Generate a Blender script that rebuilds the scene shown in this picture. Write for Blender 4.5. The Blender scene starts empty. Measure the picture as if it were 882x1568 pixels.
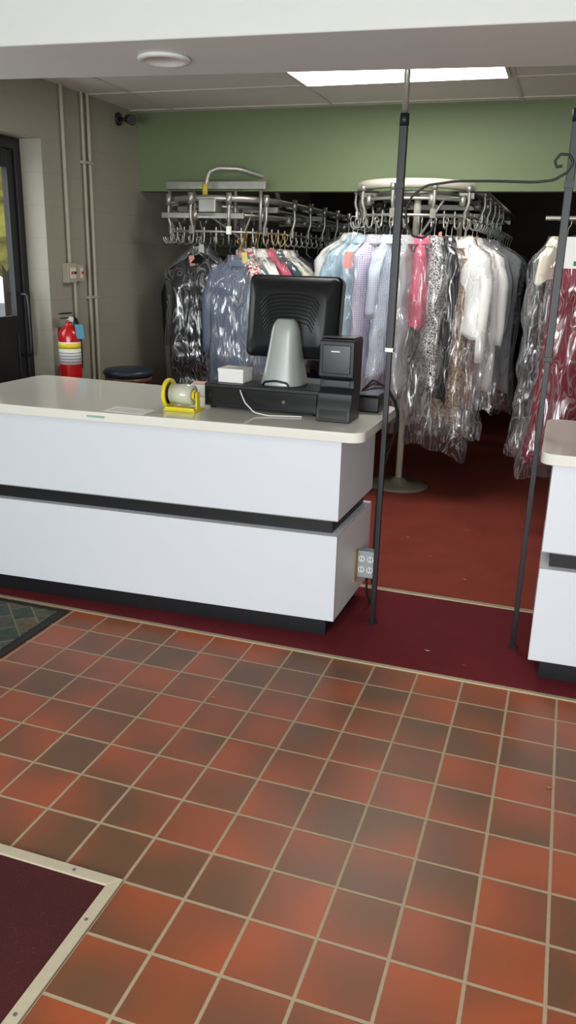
import bpy, bmesh, math, random
from mathutils import Vector, Matrix, noise
random.seed(7)
S=bpy.context.scene
COL=S.collection
# ------------------------------------------------------------ helpers
def lin(c):
    return tuple(((v/255)/12.92 if v/255<=.04045 else ((v/255+.055)/1.055)**2.4) for v in c)+(1,)
_m={}
def mat(name,rgb,rough=.5,metal=0,noise_amt=.0,nscale=20,bump=0,spec=.5,emit=0,trans=0,coat=0):
    if name in _m: return _m[name]
    m=bpy.data.materials.new(name); m.use_nodes=True
    n=m.node_tree.nodes; l=m.node_tree.links; b=n['Principled BSDF']
    c=lin(rgb)
    b.inputs['Base Color'].default_value=c
    b.inputs['Roughness'].default_value=rough; b.inputs['Metallic'].default_value=metal
    b.inputs['Specular IOR Level'].default_value=spec
    b.inputs['Coat Weight'].default_value=coat
    if trans: b.inputs['Transmission Weight'].default_value=trans
    if emit:
        b.inputs['Emission Color'].default_value=c; b.inputs['Emission Strength'].default_value=emit
    tc=n.new('ShaderNodeTexCoord'); nz=n.new('ShaderNodeTexNoise'); nz.inputs['Scale'].default_value=nscale; nz.inputs['Detail'].default_value=4
    l.new(tc.outputs['Object'],nz.inputs['Vector'])
    if noise_amt:
        mx=n.new('ShaderNodeMix'); mx.data_type='RGBA'
        mx.inputs[6].default_value=tuple(v*(1-noise_amt) for v in c[:3])+(1,)
        mx.inputs[7].default_value=tuple(min(1,v*(1+noise_amt)) for v in c[:3])+(1,)
        l.new(nz.outputs['Fac'],mx.inputs[0]); l.new(mx.outputs[2],b.inputs['Base Color'])
    if bump:
        bp=n.new('ShaderNodeBump'); bp.inputs['Strength'].default_value=bump; bp.inputs['Distance'].default_value=.01
        l.new(nz.outputs['Fac'],bp.inputs['Height']); l.new(bp.outputs['Normal'],b.inputs['Normal'])
    _m[name]=m; return m
def group(name,loc=(0,0,0)):
    e=bpy.data.objects.new(name,None); e.location=loc; e.empty_display_size=.05; COL.objects.link(e)
    return e
def setp(o,p):
    if p is not None:
        o.parent=p; o.matrix_parent_inverse=Matrix.Translation(-Vector(p.location))
def mkobj(name,bm,m,parent=None,smooth=False,bevel=0,seg=2,M=None):
    me=bpy.data.meshes.new(name)
    bmesh.ops.recalc_face_normals(bm,faces=bm.faces)
    if M is not None: bm.transform(M)
    bm.to_mesh(me); bm.free()
    o=bpy.data.objects.new(name,me); COL.objects.link(o)
    if m: me.materials.append(m)
    if smooth:
        for p in me.polygons: p.use_smooth=True
    if bevel:
        b=o.modifiers.new('b','BEVEL'); b.width=bevel; b.segments=seg; b.limit_method='ANGLE'; b.angle_limit=math.radians(40)
        for p in me.polygons: p.use_smooth=True
        w=o.modifiers.new('w','WEIGHTED_NORMAL'); w.keep_sharp=True
    setp(o,parent); return o
def box(name,x0,x1,y0,y1,z0,z1,m,parent=None,bevel=0,M=None,seg=2):
    bm=bmesh.new(); bmesh.ops.create_cube(bm,size=1)
    for v in bm.verts:
        v.co=Vector(((x0+x1)/2+v.co.x*(x1-x0),(y0+y1)/2+v.co.y*(y1-y0),(z0+z1)/2+v.co.z*(z1-z0)))
    return mkobj(name,bm,m,parent,bevel=bevel,M=M,seg=seg)
def prism(name,pts,z0,z1,m,parent=None,bevel=0,round_r=0,seg=2):
    if round_r:
        out=[];n=len(pts)
        for i in range(n):
            p=Vector(pts[i]);a=Vector(pts[i-1]);b=Vector(pts[(i+1)%n])
            da=(a-p).normalized();db=(b-p).normalized()
            p1=p+da*round_r;p2=p+db*round_r
            for k in range(9):
                t=k/8; out.append((1-t)**2*p1+2*t*(1-t)*p+t*t*p2)
        pts=out
    bm=bmesh.new(); vs=[bm.verts.new((p[0],p[1],z0)) for p in pts]
    f=bm.faces.new(vs); r=bmesh.ops.extrude_face_region(bm,geom=[f])
    for g in r['geom']:
        if isinstance(g,bmesh.types.BMVert): g.co.z=z1
    return mkobj(name,bm,m,parent,bevel=bevel,seg=seg)
def cyl(name,p0,p1,r,m,parent=None,r2=None,seg=20,bevel=0,M=None):
    p0=Vector(p0);p1=Vector(p1);d=p1-p0
    bm=bmesh.new(); bmesh.ops.create_cone(bm,cap_ends=True,segments=seg,radius1=r,radius2=r if r2 is None else r2,depth=d.length)
    bm.transform(Matrix.Translation((p0+p1)/2)@d.to_track_quat('Z','Y').to_matrix().to_4x4())
    o=mkobj(name,bm,m,parent,bevel=bevel,M=M)
    for p in o.data.polygons: p.use_smooth=len(p.vertices)<=4
    return o
def tube(name,pts,r,m,parent=None,cyclic=False,res=3,M=None,smooth=True):
    cu=bpy.data.curves.new(name,'CURVE'); cu.dimensions='3D'; cu.bevel_depth=r; cu.bevel_resolution=res; cu.use_fill_caps=True
    if smooth:
        s=cu.splines.new('NURBS'); s.order_u=3; s.use_endpoint_u=not cyclic
    else: s=cu.splines.new('POLY')
    s.points.add(len(pts)-1); s.use_cyclic_u=cyclic; s.resolution_u=4
    for i,p in enumerate(pts):
        p=Vector(p)
        if M is not None: p=M@p
        s.points[i].co=(p.x,p.y,p.z,1)
    cu.materials.append(m)
    o=bpy.data.objects.new(name,cu); COL.objects.link(o); setp(o,parent); return o
def loft(name,rings,m,parent=None,caps=True,smooth=True,M=None,sub=0):
    bm=bmesh.new(); R=[[bm.verts.new(p) for p in ring] for ring in rings]
    n=len(rings[0])
    for a,b in zip(R[:-1],R[1:]):
        for i in range(n):
            bm.faces.new((a[i],a[(i+1)%n],b[(i+1)%n],b[i]))
    if caps:
        bm.faces.new(R[0]); bm.faces.new(R[-1][::-1])
    o=mkobj(name,bm,m,parent,smooth=smooth,M=M)
    if sub:
        s=o.modifiers.new('s','SUBSURF'); s.levels=sub; s.render_levels=sub
    return o
def lathe(name,prof,m,parent=None,c=(0,0,0),seg=32,M=None):
    rings=[[(c[0]+r*math.cos(2*math.pi*k/seg),c[1]+r*math.sin(2*math.pi*k/seg),c[2]+z) for k in range(seg)] for r,z in prof]
    return loft(name,rings,m,parent,M=M)
def torus(name,c,R,r,m,parent=None,axis='Z',M=None):
    pts=[]
    for k in range(32):
        a=2*math.pi*k/32; u=R*math.cos(a);v=R*math.sin(a)
        pts.append({'Z':(c[0]+u,c[1]+v,c[2]),'X':(c[0],c[1]+u,c[2]+v),'Y':(c[0]+u,c[1],c[2]+v)}[axis])
    return tube(name,pts,r,m,parent,cyclic=True,M=M)

# ------------------------------------------------------------ materials
def tile_mat():
    m=bpy.data.materials.new('quarry_tile'); m.use_nodes=True; n=m.node_tree.nodes; l=m.node_tree.links; b=n['Principled BSDF']
    P=.1923
    tc=n.new('ShaderNodeTexCoord'); mp=n.new('ShaderNodeMapping'); l.new(tc.outputs['Object'],mp.inputs[0])
    mp.inputs['Location'].default_value=(-.153/P,-1.612/P,0.5); mp.inputs['Scale'].default_value=(1/P,1/P,0)
    fl=n.new('ShaderNodeVectorMath'); fl.operation='FLOOR'; l.new(mp.outputs[0],fl.inputs[0])
    fr=n.new('ShaderNodeVectorMath'); fr.operation='FRACTION'; l.new(mp.outputs[0],fr.inputs[0])
    sb=n.new('ShaderNodeVectorMath'); sb.operation='SUBTRACT'; l.new(fr.outputs[0],sb.inputs[0]); sb.inputs[1].default_value=(.5,.5,.5)
    ab=n.new('ShaderNodeVectorMath'); ab.operation='ABSOLUTE'; l.new(sb.outputs[0],ab.inputs[0])
    sp=n.new('ShaderNodeSeparateXYZ'); l.new(ab.outputs[0],sp.inputs[0])
    mx=n.new('ShaderNodeMath'); mx.operation='MAXIMUM'; l.new(sp.outputs[0],mx.inputs[0]); l.new(sp.outputs[1],mx.inputs[1])
    nzg=n.new('ShaderNodeTexNoise'); nzg.inputs['Scale'].default_value=60; l.new(tc.outputs['Object'],nzg.inputs['Vector'])
    ad=n.new('ShaderNodeMath'); ad.operation='MULTIPLY_ADD'; l.new(nzg.outputs['Fac'],ad.inputs[0]); ad.inputs[1].default_value=.010; l.new(mx.outputs[0],ad.inputs[2])
    mr=n.new('ShaderNodeMapRange'); l.new(ad.outputs[0],mr.inputs[0]); mr.inputs[1].default_value=.474; mr.inputs[2].default_value=.486
    wn=n.new('ShaderNodeTexWhiteNoise'); wn.noise_dimensions='3D'; l.new(fl.outputs[0],wn.inputs['Vector'])
    sc=n.new('ShaderNodeVectorMath'); sc.operation='SCALE'; l.new(wn.outputs['Color'],sc.inputs[0]); sc.inputs['Scale'].default_value=37
    av=n.new('ShaderNodeVectorMath'); l.new(sc.outputs[0],av.inputs[0]); l.new(mp.outputs[0],av.inputs[1])
    nz=n.new('ShaderNodeTexNoise'); nz.inputs['Scale'].default_value=.62; nz.inputs['Detail'].default_value=0; l.new(av.outputs[0],nz.inputs['Vector'])
    bi=n.new('ShaderNodeMath'); bi.operation='MULTIPLY_ADD'; l.new(wn.outputs['Value'],bi.inputs[0]); bi.inputs[1].default_value=.10; l.new(nz.outputs['Fac'],bi.inputs[2])
    cr=n.new('ShaderNodeValToRGB'); l.new(bi.outputs[0],cr.inputs[0])
    e=cr.color_ramp.elements; e[0].position=.34; e[0].color=lin((158,76,40)); e[1].position=.76; e[1].color=lin((104,70,46))
    e2=cr.color_ramp.elements.new(.54); e2.color=lin((132,71,42))
    fn=n.new('ShaderNodeTexNoise'); fn.inputs['Scale'].default_value=90; fn.inputs['Detail'].default_value=5; l.new(tc.outputs['Object'],fn.inputs['Vector'])
    m2=n.new('ShaderNodeMix'); m2.data_type='RGBA'; m2.blend_type='OVERLAY'; m2.inputs[0].default_value=.05; l.new(cr.outputs[0],m2.inputs[6]); l.new(fn.outputs['Fac'],m2.inputs[7])
    m3=n.new('ShaderNodeMix'); m3.data_type='RGBA'; l.new(mr.outputs[0],m3.inputs[0]); l.new(m2.outputs[2],m3.inputs[6]); m3.inputs[7].default_value=lin((166,148,122))
    l.new(m3.outputs[2],b.inputs['Base Color'])
    ro=n.new('ShaderNodeMapRange'); l.new(mr.outputs[0],ro.inputs[0]); ro.inputs[3].default_value=.38; ro.inputs[4].default_value=.9; l.new(ro.outputs[0],b.inputs['Roughness'])
    iv=n.new('ShaderNodeMath'); iv.operation='SUBTRACT'; iv.inputs[0].default_value=1; l.new(mr.outputs[0],iv.inputs[1])
    iv2=n.new('ShaderNodeMath'); iv2.operation='MULTIPLY_ADD'; l.new(fn.outputs['Fac'],iv2.inputs[0]); iv2.inputs[1].default_value=.08; l.new(iv.outputs[0],iv2.inputs[2])
    bp=n.new('ShaderNodeBump'); bp.inputs['Strength'].default_value=.5; bp.inputs['Distance'].default_value=.002; l.new(iv2.outputs[0],bp.inputs['Height']); l.new(bp.outputs[0],b.inputs['Normal'])
    return m
def block_mat(name,rgb):
    m=bpy.data.materials.new(name); m.use_nodes=True; n=m.node_tree.nodes; l=m.node_tree.links; b=n['Principled BSDF']
    tc=n.new('ShaderNodeTexCoord'); sp=n.new('ShaderNodeSeparateXYZ'); l.new(tc.outputs['Object'],sp.inputs[0])
    cb=n.new('ShaderNodeCombineXYZ'); l.new(sp.outputs[1],cb.inputs[0]); l.new(sp.outputs[2],cb.inputs[1])
    br=n.new('ShaderNodeTexBrick'); l.new(cb.outputs[0],br.inputs['Vector']); br.inputs['Scale'].default_value=1
    br.inputs['Brick Width'].default_value=.4; br.inputs['Row Height'].default_value=.2; br.inputs['Mortar Size'].default_value=.004; br.inputs['Mortar Smooth'].default_value=.6
    c=lin(rgb); br.inputs['Color1'].default_value=c; br.inputs['Color2'].default_value=c; br.inputs['Mortar'].default_value=tuple(v*.92 for v in c[:3])+(1,)
    l.new(br.outputs['Color'],b.inputs['Base Color']); b.inputs['Roughness'].default_value=.55
    nz=n.new('ShaderNodeTexNoise'); nz.inputs['Scale'].default_value=70; l.new(tc.outputs['Object'],nz.inputs['Vector'])
    ma=n.new('ShaderNodeMath'); ma.operation='MULTIPLY_ADD'; l.new(nz.outputs['Fac'],ma.inputs[0]); ma.inputs[1].default_value=.3
    iv=n.new('ShaderNodeMath'); iv.operation='SUBTRACT'; iv.inputs[0].default_value=1; l.new(br.outputs['Fac'],iv.inputs[1]); l.new(iv.outputs[0],ma.inputs[2])
    bp=n.new('ShaderNodeBump'); bp.inputs['Strength'].default_value=.3; bp.inputs['Distance'].default_value=.003; l.new(ma.outputs[0],bp.inputs['Height']); l.new(bp.outputs[0],b.inputs['Normal'])
    return m
def carpet_mat(name,rgb,rgb2,speck=None):
    m=bpy.data.materials.new(name); m.use_nodes=True; n=m.node_tree.nodes; l=m.node_tree.links; b=n['Principled BSDF']
    tc=n.new('ShaderNodeTexCoord'); a=n.new('ShaderNodeTexNoise'); a.inputs['Scale'].default_value=3.5; a.inputs['Detail'].default_value=6; l.new(tc.outputs['Object'],a.inputs['Vector'])
    f=n.new('ShaderNodeTexNoise'); f.inputs['Scale'].default_value=220; f.inputs['Detail'].default_value=3; l.new(tc.outputs['Object'],f.inputs['Vector'])
    mx=n.new('ShaderNodeMix'); mx.data_type='RGBA'; l.new(a.outputs['Fac'],mx.inputs[0]); mx.inputs[6].default_value=lin(rgb); mx.inputs[7].default_value=lin(rgb2)
    r=n.new('ShaderNodeValToRGB'); l.new(f.outputs['Fac'],r.inputs[0]); r.color_ramp.elements[0].position=.62; r.color_ramp.elements[1].position=.72
    m2=n.new('ShaderNodeMix'); m2.data_type='RGBA'; l.new(r.outputs[0],m2.inputs[0]); l.new(mx.outputs[2],m2.inputs[6]); m2.inputs[7].default_value=lin(speck or rgb2)
    l.new(m2.outputs[2],b.inputs['Base Color']); b.inputs['Roughness'].default_value=.9; b.inputs['Specular IOR Level'].default_value=.2
    bp=n.new('ShaderNodeBump'); bp.inputs['Strength'].default_value=.5; bp.inputs['Distance'].default_value=.002; l.new(f.outputs['Fac'],bp.inputs['Height']); l.new(bp.outputs[0],b.inputs['Normal'])
    return m
def slate_mat():
    m=bpy.data.materials.new('mat_slate_print'); m.use_nodes=True; n=m.node_tree.nodes; l=m.node_tree.links; b=n['Principled BSDF']
    tc=n.new('ShaderNodeTexCoord'); mp=n.new('ShaderNodeMapping'); l.new(tc.outputs['Object'],mp.inputs[0]); mp.inputs['Rotation'].default_value=(0,0,.785)
    v=n.new('ShaderNodeTexBrick'); l.new(mp.outputs[0],v.inputs['Vector']); v.inputs['Scale'].default_value=1; v.inputs['Brick Width'].default_value=.14; v.inputs['Row Height'].default_value=.1; v.inputs['Mortar Size'].default_value=.004
    v.inputs['Color1'].default_value=lin((62,74,68)); v.inputs['Color2'].default_value=lin((104,86,66)); v.inputs['Mortar'].default_value=lin((112,112,96))
    nz=n.new('ShaderNodeTexNoise'); nz.inputs['Scale'].default_value=25; nz.inputs['Detail'].default_value=5; l.new(tc.outputs['Object'],nz.inputs['Vector'])
    mx=n.new('ShaderNodeMix'); mx.data_type='RGBA'; mx.blend_type='OVERLAY'; mx.inputs[0].default_value=.7; l.new(v.outputs['Color'],mx.inputs[6]); l.new(nz.outputs['Fac'],mx.inputs[7])
    l.new(mx.outputs[2],b.inputs['Base Color']); b.inputs['Roughness'].default_value=.9
    return m
def cloth(name,rgb,pat=None,rgb2=(240,240,240),sc=40):
    key='cloth_'+name
    if key in _m: return _m[key]
    m=bpy.data.materials.new(key); m.use_nodes=True; n=m.node_tree.nodes; l=m.node_tree.links; b=n['Principled BSDF']
    tc=n.new('ShaderNodeTexCoord'); c=lin(rgb); c2=lin(rgb2)
    b.inputs['Roughness'].default_value=.85; b.inputs['Specular IOR Level'].default_value=.2; b.inputs['Base Color'].default_value=c
    mx=n.new('ShaderNodeMix'); mx.data_type='RGBA'; mx.inputs[6].default_value=c; mx.inputs[7].default_value=c2
    if pat=='plaid':
        sp=n.new('ShaderNodeSeparateXYZ'); l.new(tc.outputs['Object'],sp.inputs[0])
        o=[]
        for k in (0,2):
            a=n.new('ShaderNodeMath'); a.operation='MULTIPLY'; a.inputs[1].default_value=sc; l.new(sp.outputs[k],a.inputs[0])
            f=n.new('ShaderNodeMath'); f.operation='FRACT'; l.new(a.outputs[0],f.inputs[0])
            g=n.new('ShaderNodeMath'); g.operation='GREATER_THAN'; g.inputs[1].default_value=.6; l.new(f.outputs[0],g.inputs[0]); o.append(g)
        s=n.new('ShaderNodeMath'); s.operation='ADD'; l.new(o[0].outputs[0],s.inputs[0]); l.new(o[1].outputs[0],s.inputs[1])
        h=n.new('ShaderNodeMath'); h.operation='MULTIPLY'; h.inputs[1].default_value=.5; l.new(s.outputs[0],h.inputs[0]); l.new(h.outputs[0],mx.inputs[0])
        l.new(mx.outputs[2],b.inputs['Base Color'])
    elif pat=='floral':
        v=n.new('ShaderNodeTexNoise'); v.inputs['Scale'].default_value=sc; v.inputs['Detail'].default_value=2; l.new(tc.outputs['Object'],v.inputs['Vector'])
        r=n.new('ShaderNodeValToRGB'); l.new(v.outputs['Fac'],r.inputs[0]); r.color_ramp.elements[0].position=.46; r.color_ramp.elements[1].position=.54
        l.new(r.outputs[0],mx.inputs[0]); l.new(mx.outputs[2],b.inputs['Base Color'])
    _m[key]=m; return m
def plastic_film(name='plastic_film'):
    m=bpy.data.materials.new(name); m.use_nodes=True; n=m.node_tree.nodes; l=m.node_tree.links
    for x in list(n):
        if x.type!='OUTPUT_MATERIAL': n.remove(x)
    out=n['Material Output']
    tc=n.new('ShaderNodeTexCoord'); mp=n.new('ShaderNodeMapping'); mp.inputs['Scale'].default_value=(7,7,1.8); l.new(tc.outputs['Object'],mp.inputs[0])
    nz=n.new('ShaderNodeTexNoise'); nz.inputs['Scale'].default_value=1.35; nz.inputs['Detail'].default_value=2; nz.inputs['Distortion'].default_value=.9; l.new(mp.outputs[0],nz.inputs['Vector'])
    r=n.new('ShaderNodeValToRGB'); l.new(nz.outputs['Fac'],r.inputs[0])
    def g4(v): return (v,v,v,1)
    el=r.color_ramp.elements; el[0].position=.34; el[0].color=g4(.14); el[1].position=.78; el[1].color=g4(.18)
    for p,v in ((.40,.06),(.43,.42),(.45,.08),(.515,.07),(.54,.60),(.56,.12),(.61,.07),(.63,.46),(.66,.16)):  # highlights on the crinkles painted as thin whitish streaks in the film opacity
        q=el.new(p); q.color=g4(v)
    bp=n.new('ShaderNodeBump'); bp.inputs['Strength'].default_value=.8; bp.inputs['Distance'].default_value=.03; l.new(nz.outputs['Fac'],bp.inputs['Height'])
    g=n.new('ShaderNodeBsdfGlossy'); g.inputs['Roughness'].default_value=.16; g.inputs['Color'].default_value=(1,1,1,1); l.new(bp.outputs[0],g.inputs['Normal'])
    d=n.new('ShaderNodeBsdfTranslucent'); d.inputs['Color'].default_value=(.88,.91,.94,1)
    d2=n.new('ShaderNodeBsdfDiffuse'); d2.inputs['Color'].default_value=(.88,.91,.94,1)
    a0=n.new('ShaderNodeMixShader'); a0.inputs[0].default_value=.6; l.new(d.outputs[0],a0.inputs[1]); l.new(d2.outputs[0],a0.inputs[2])
    a=n.new('ShaderNodeMixShader'); a.inputs[0].default_value=.5; l.new(a0.outputs[0],a.inputs[1]); l.new(g.outputs[0],a.inputs[2])
    t=n.new('ShaderNodeBsdfTransparent'); t.inputs['Color'].default_value=(.99,.99,.99,1)
    mx=n.new('ShaderNodeMixShader'); l.new(r.outputs[0],mx.inputs[0]); l.new(t.outputs[0],mx.inputs[1]); l.new(a.outputs[0],mx.inputs[2]); l.new(mx.outputs[0],out.inputs[0])
    return m
def glass_mat():
    m=bpy.data.materials.new('window_glass'); m.use_nodes=True; n=m.node_tree.nodes; l=m.node_tree.links
    n.remove(n['Principled BSDF']); g=n.new('ShaderNodeBsdfGlossy'); g.inputs['Roughness'].default_value=.02
    t=n.new('ShaderNodeBsdfTransparent'); x=n.new('ShaderNodeMixShader'); x.inputs[0].default_value=.07
    l.new(t.outputs[0],x.inputs[1]); l.new(g.outputs[0],x.inputs[2]); l.new(x.outputs[0],n['Material Output'].inputs[0]); return m
TILE=tile_mat(); FILM=plastic_film(); GLASS=glass_mat()
BLOCK=block_mat('painted_block',(150,147,132))
WHITEW=mat('white_paint',(220,222,220),.6,noise_amt=.02)
CEIL=mat('ceiling_tile_panel',(208,207,198),.9,noise_amt=.06,nscale=160,bump=.2)
GREEN=mat('green_paint',(109,123,88),.6,noise_amt=.04,nscale=3)
DARKWALL=mat('dark_wall',(60,55,50),.9,noise_amt=.1,nscale=4)  # gloom of the unlit back room put into the wall colour
LAM=mat('white_laminate',(222,227,235),.35,noise_amt=.015,nscale=3)
TOPM=mat('cream_laminate_top',(234,233,224),.14,noise_amt=.02,nscale=5,coat=.3)
BLACKK=mat('black_kick',(16,17,22),.45,noise_amt=.15)
IRON=mat('black_iron',(24,24,28),.42,noise_amt=.15,nscale=60)
STEEL=mat('galvanised_steel',(178,178,170),.38,metal=.75,noise_amt=.12,nscale=30)
CREAMST=mat('cream_enamel',(214,210,192),.4,noise_amt=.05)
BRASS=mat('aluminium_strip',(186,172,142),.4,metal=.4,noise_amt=.12,nscale=40)
GOLD=mat('gold_wire',(190,150,70),.35,metal=.8)
BLKP=mat('black_plastic',(24,26,30),.42,noise_amt=.1,nscale=80)
BLKP2=mat('black_plastic_gloss',(14,15,18),.22,noise_amt=.05)
GREYP=mat('grey_plastic',(92,98,102),.4,noise_amt=.04)
DGP=mat('dark_grey_plastic',(40,42,47),.35,noise_amt=.05)
SILV=mat('silver_plastic',(182,188,188),.3,metal=.3,noise_amt=.03)
RED=mat('extinguisher_red',(190,20,22),.25,noise_amt=.05,coat=.4)
YEL=mat('yellow_plastic',(232,214,40),.35,noise_amt=.04)
PAPER=mat('white_paper',(238,238,236),.7,noise_amt=.02)
PIPE=mat('painted_conduit',(166,161,143),.5,noise_amt=.04)
WOOD=mat('stool_wood',(104,66,38),.4,noise_amt=.25,nscale=15)
SEAT=mat('stool_vinyl',(30,42,56),.4,noise_amt=.1)
RUBBER=mat('black_rubber',(26,26,26),.7,noise_amt=.1)
LITE=mat('fluorescent_diffuser',(255,252,246),.5,emit=16)
FILL_FRONT=mat('front_fill_diffuser',(255,252,246),.5,emit=6)  # glow for an added, unseen fill panel over the front room
FILL_BACK=mat('back_fill_diffuser',(255,250,238),.5,emit=4.5)  # glow for added panels that brighten the back room, hidden by the header

# ------------------------------------------------------------ room shell
XL=-3.3; XR=2.6; YF=-2.2; YB=10.5; ZC=2.75
box('subfloor',XL-.3,XR+.15,YF-.15,YB+.15,-.2,-.012,mat('concrete',(120,118,112),.9,noise_amt=.1))
prism('floor',[(-1.0,YF),(XR,YF),(XR,3.13),(XL,3.13),(XL,1.612),(-1.0,1.612)],-.012,0,TILE)
CARP=carpet_mat('burgundy_carpet',(112,34,40),(90,26,33),(128,60,64))
box('floor_carpet',XL,XR,3.15,3.975,-.012,.004,CARP)
box('floor_back',XL,XR,4.005,YB,-.012,.001,carpet_mat('red_floor',(146,66,52),(118,50,41),(146,84,68)))
box('entrance_carpet',XL+.005,-1.0,YF+.005,1.612,-.012,.003,carpet_mat('maroon_carpet',(76,33,34),(62,26,29),(94,54,56)))
box('trim_1',XL,XR,3.128,3.152,-.012,.005,BRASS,bevel=.002)
box('trim_2',XL,XR,3.972,4.008,-.012,.009,BRASS,bevel=.003)
e=group('trim_3',(-1.0,1.612,0))
ALU=mat('trim_cream_metal',(200,190,166),.45,metal=.25,noise_amt=.12,nscale=50)
def trimp(name,pts):
    bm=bmesh.new(); vs=[bm.verts.new((a,b,.001)) for a,b in pts]; f=bm.faces.new(vs); r=bmesh.ops.extrude_face_region(bm,geom=[f])
    for g in r['geom']:
        if isinstance(g,bmesh.types.BMVert): g.co.z=.009
    mkobj(name,bm,ALU,e,bevel=.002)
trimp('strip_cross',[(XL,1.577),(-1.035,1.577),(-1.0,1.612),(XL,1.612)])
trimp('strip_side',[(-1.0,1.612),(-1.035,1.577),(-1.035,YF),(-1.0,YF)])
for i in range(6): cyl('screw_%d'%i,(-1.15-.32*i,1.595,.008),(-1.15-.32*i,1.595,.0105),.005,GREYP,e,seg=10)
for i in range(6): cyl('screw_s%d'%i,(-1.018,1.45-.3*i,.008),(-1.018,1.45-.3*i,.0105),.005,GREYP,e,seg=10)

DY0,DY1,DZ=3.72,4.73,2.40
e=group('wall_left',(XL,4,0))
box('block_back',XL-.25,XL,DY1,YB,0,ZC,BLOCK,e)
box('block_front',XL-.25,XL,YF,DY0,0,ZC,BLOCK,e)
box('block_over',XL-.25,XL,DY0,DY1,DZ,ZC,BLOCK,e)
box('wall_right',XR,XR+.15,YF,YB,0,ZC,BLOCK)
box('wall_back',XL,XR,YB,YB+.15,0,ZC,DARKWALL)
e=group('wall_front',(0,YF,0))
box('sill',XL,XR,YF-.15,YF,0,.5,WHITEW,e); box('head',XL,XR,YF-.15,YF,2.4,ZC,WHITEW,e)
box('pier_l',XL,-2.7,YF-.15,YF,.5,2.4,WHITEW,e); box('pier_r',2.2,XR,YF-.15,YF,.5,2.4,WHITEW,e)
e=group('assumed_window_1',(0,YF-.07,1.4))  # assumed window and opening, unseen, added to let in front light
for x in (-2.67,-1.07,.55,2.17): box('mullion',x-.03,x+.03,YF-.11,YF-.04,.5,2.4,IRON,e)
box('rail_b',-2.7,2.2,YF-.11,YF-.04,.5,.56,IRON,e); box('rail_t',-2.7,2.2,YF-.11,YF-.04,2.34,2.4,IRON,e)
box('pane',-2.7,2.2,YF-.08,YF-.07,.55,2.35,GLASS,e)
box('ceiling',XL-.25,XR+.15,YF-.15,YB+.15,ZC,ZC+.1,CEIL)
e=group('trim_4',(0,5,ZC))
TB=mat('tbar',(196,194,184),.5)
for x in (-2.95,-1.73,-.45,.77,1.99): box('tbar_long',x-.012,x+.012,3.9,5.99,ZC-.006,ZC+.002,TB,e)
for y in (4.06,4.67,5.28,5.89): box('tbar_cross',XL,XR,y-.012,y+.012,ZC-.007,ZC+.002,TB,e)
box('wall_green_header',XL,XR,6.0,6.12,2.19,ZC,GREEN)
e=group('soffit',(0,3.2,2.44))
prism('soffit_body',[(XL,2.78),(XR,3.14),(XR,3.84),(XL,3.28)],2.44,ZC,WHITEW,e,bevel=.006)
for x,y in ((-1.60,3.13),(-2.48,3.05),(.9,3.3)):
    g=group('recessed_light',(x,y,2.43))
    lathe('trim_ring',[(.075,-.0),(.1,-.002),(.104,-.008),(.1,-.014),(.08,-.018),(.075,-.012)],WHITEW,g,c=(x,y,2.44))
    lathe('lens',[(.001,-.012),(.05,-.010),(.078,-.006),(.078,0),(.001,0)],mat('frosted_lens',(226,224,214),.5),g,c=(x,y,2.44))
for nm,(x0,x1,y0,y1,lm) in {'a':(-1.715,-.465,4.69,5.265,LITE),'b':(-1.0,.21,.4,1.0,FILL_FRONT),'c':(-2.2,-1.6,7.6,7.9,FILL_BACK),'d':(-.6,.0,8.2,8.5,FILL_BACK)}.items():  # a is the shop's own panel; b, c and d are added fill lights
    g=group('ceiling_light_fixture',((x0+x1)/2,(y0+y1)/2,ZC))
    box('diffuser',x0+.02,x1-.02,y0+.02,y1-.02,ZC-.012,ZC-.004,lm,g)
    box('frame_a',x0,x0+.02,y0,y1,ZC-.015,ZC,TB,g); box('frame_b',x1-.02,x1,y0,y1,ZC-.015,ZC,TB,g)
    box('frame_c',x0+.02,x1-.02,y0,y0+.02,ZC-.015,ZC,TB,g); box('frame_d',x0+.02,x1-.02,y1-.02,y1,ZC-.015,ZC,TB,g)
# door
e=group('door_1',(-3.5,4.2,0))
X0,X1=-3.53,-3.46
box('frame_far',X0,X1,DY1-.06,DY1,0,DZ,IRON,e,bevel=.004); box('frame_near',X0,X1,DY0,DY0+.06,0,DZ,IRON,e,bevel=.004)
box('frame_top',X0,X1,DY0+.06,DY1-.06,DZ-.07,DZ,IRON,e)
box('stile_far',X0+.01,X1-.015,DY1-.13,DY1-.065,.01,DZ-.075,BLACKK,e,bevel=.004)
box('stile_near',X0+.01,X1-.015,DY0+.065,DY0+.15,.01,DZ-.075,BLACKK,e,bevel=.004)
box('rail_top',X0+.01,X1-.015,DY0+.15,DY1-.13,2.22,DZ-.075,BLACKK,e)
box('rail_mid',X0+.01,X1-.015,DY0+.15,DY1-.13,1.18,1.30,BLACKK,e)
box('panel_low',X0+.02,X1-.025,DY0+.15,DY1-.13,.01,1.18,BLACKK,e)
box('glass',X0+.03,X0+.04,DY0+.15,DY1-.13,1.30,2.22,GLASS,e)
tube('pull_handle',[(X1-.015,DY1-.09,1.44),(X1+.04,DY1-.09,1.44),(X1+.05,DY1-.09,1.38),(X1+.05,DY1-.09,1.1),(X1+.04,DY1-.09,1.04),(X1-.015,DY1-.09,1.04)],.011,IRON,e)
box('ground_outside',-30,-3.56,-5,25,-.15,-.05,mat('asphalt',(140,140,138),.9,noise_amt=.1))
g=group('autumn_tree',(-9.5,12.5,0))
LEAF=mat('yellow_leaves',(176,168,70),.8,noise_amt=.7,nscale=9)
cyl('trunk',(-9.5,12.5,-.05),(-9.5,12.5,3),.16,mat('bark',(70,58,46),.9,noise_amt=.3),g)
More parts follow.
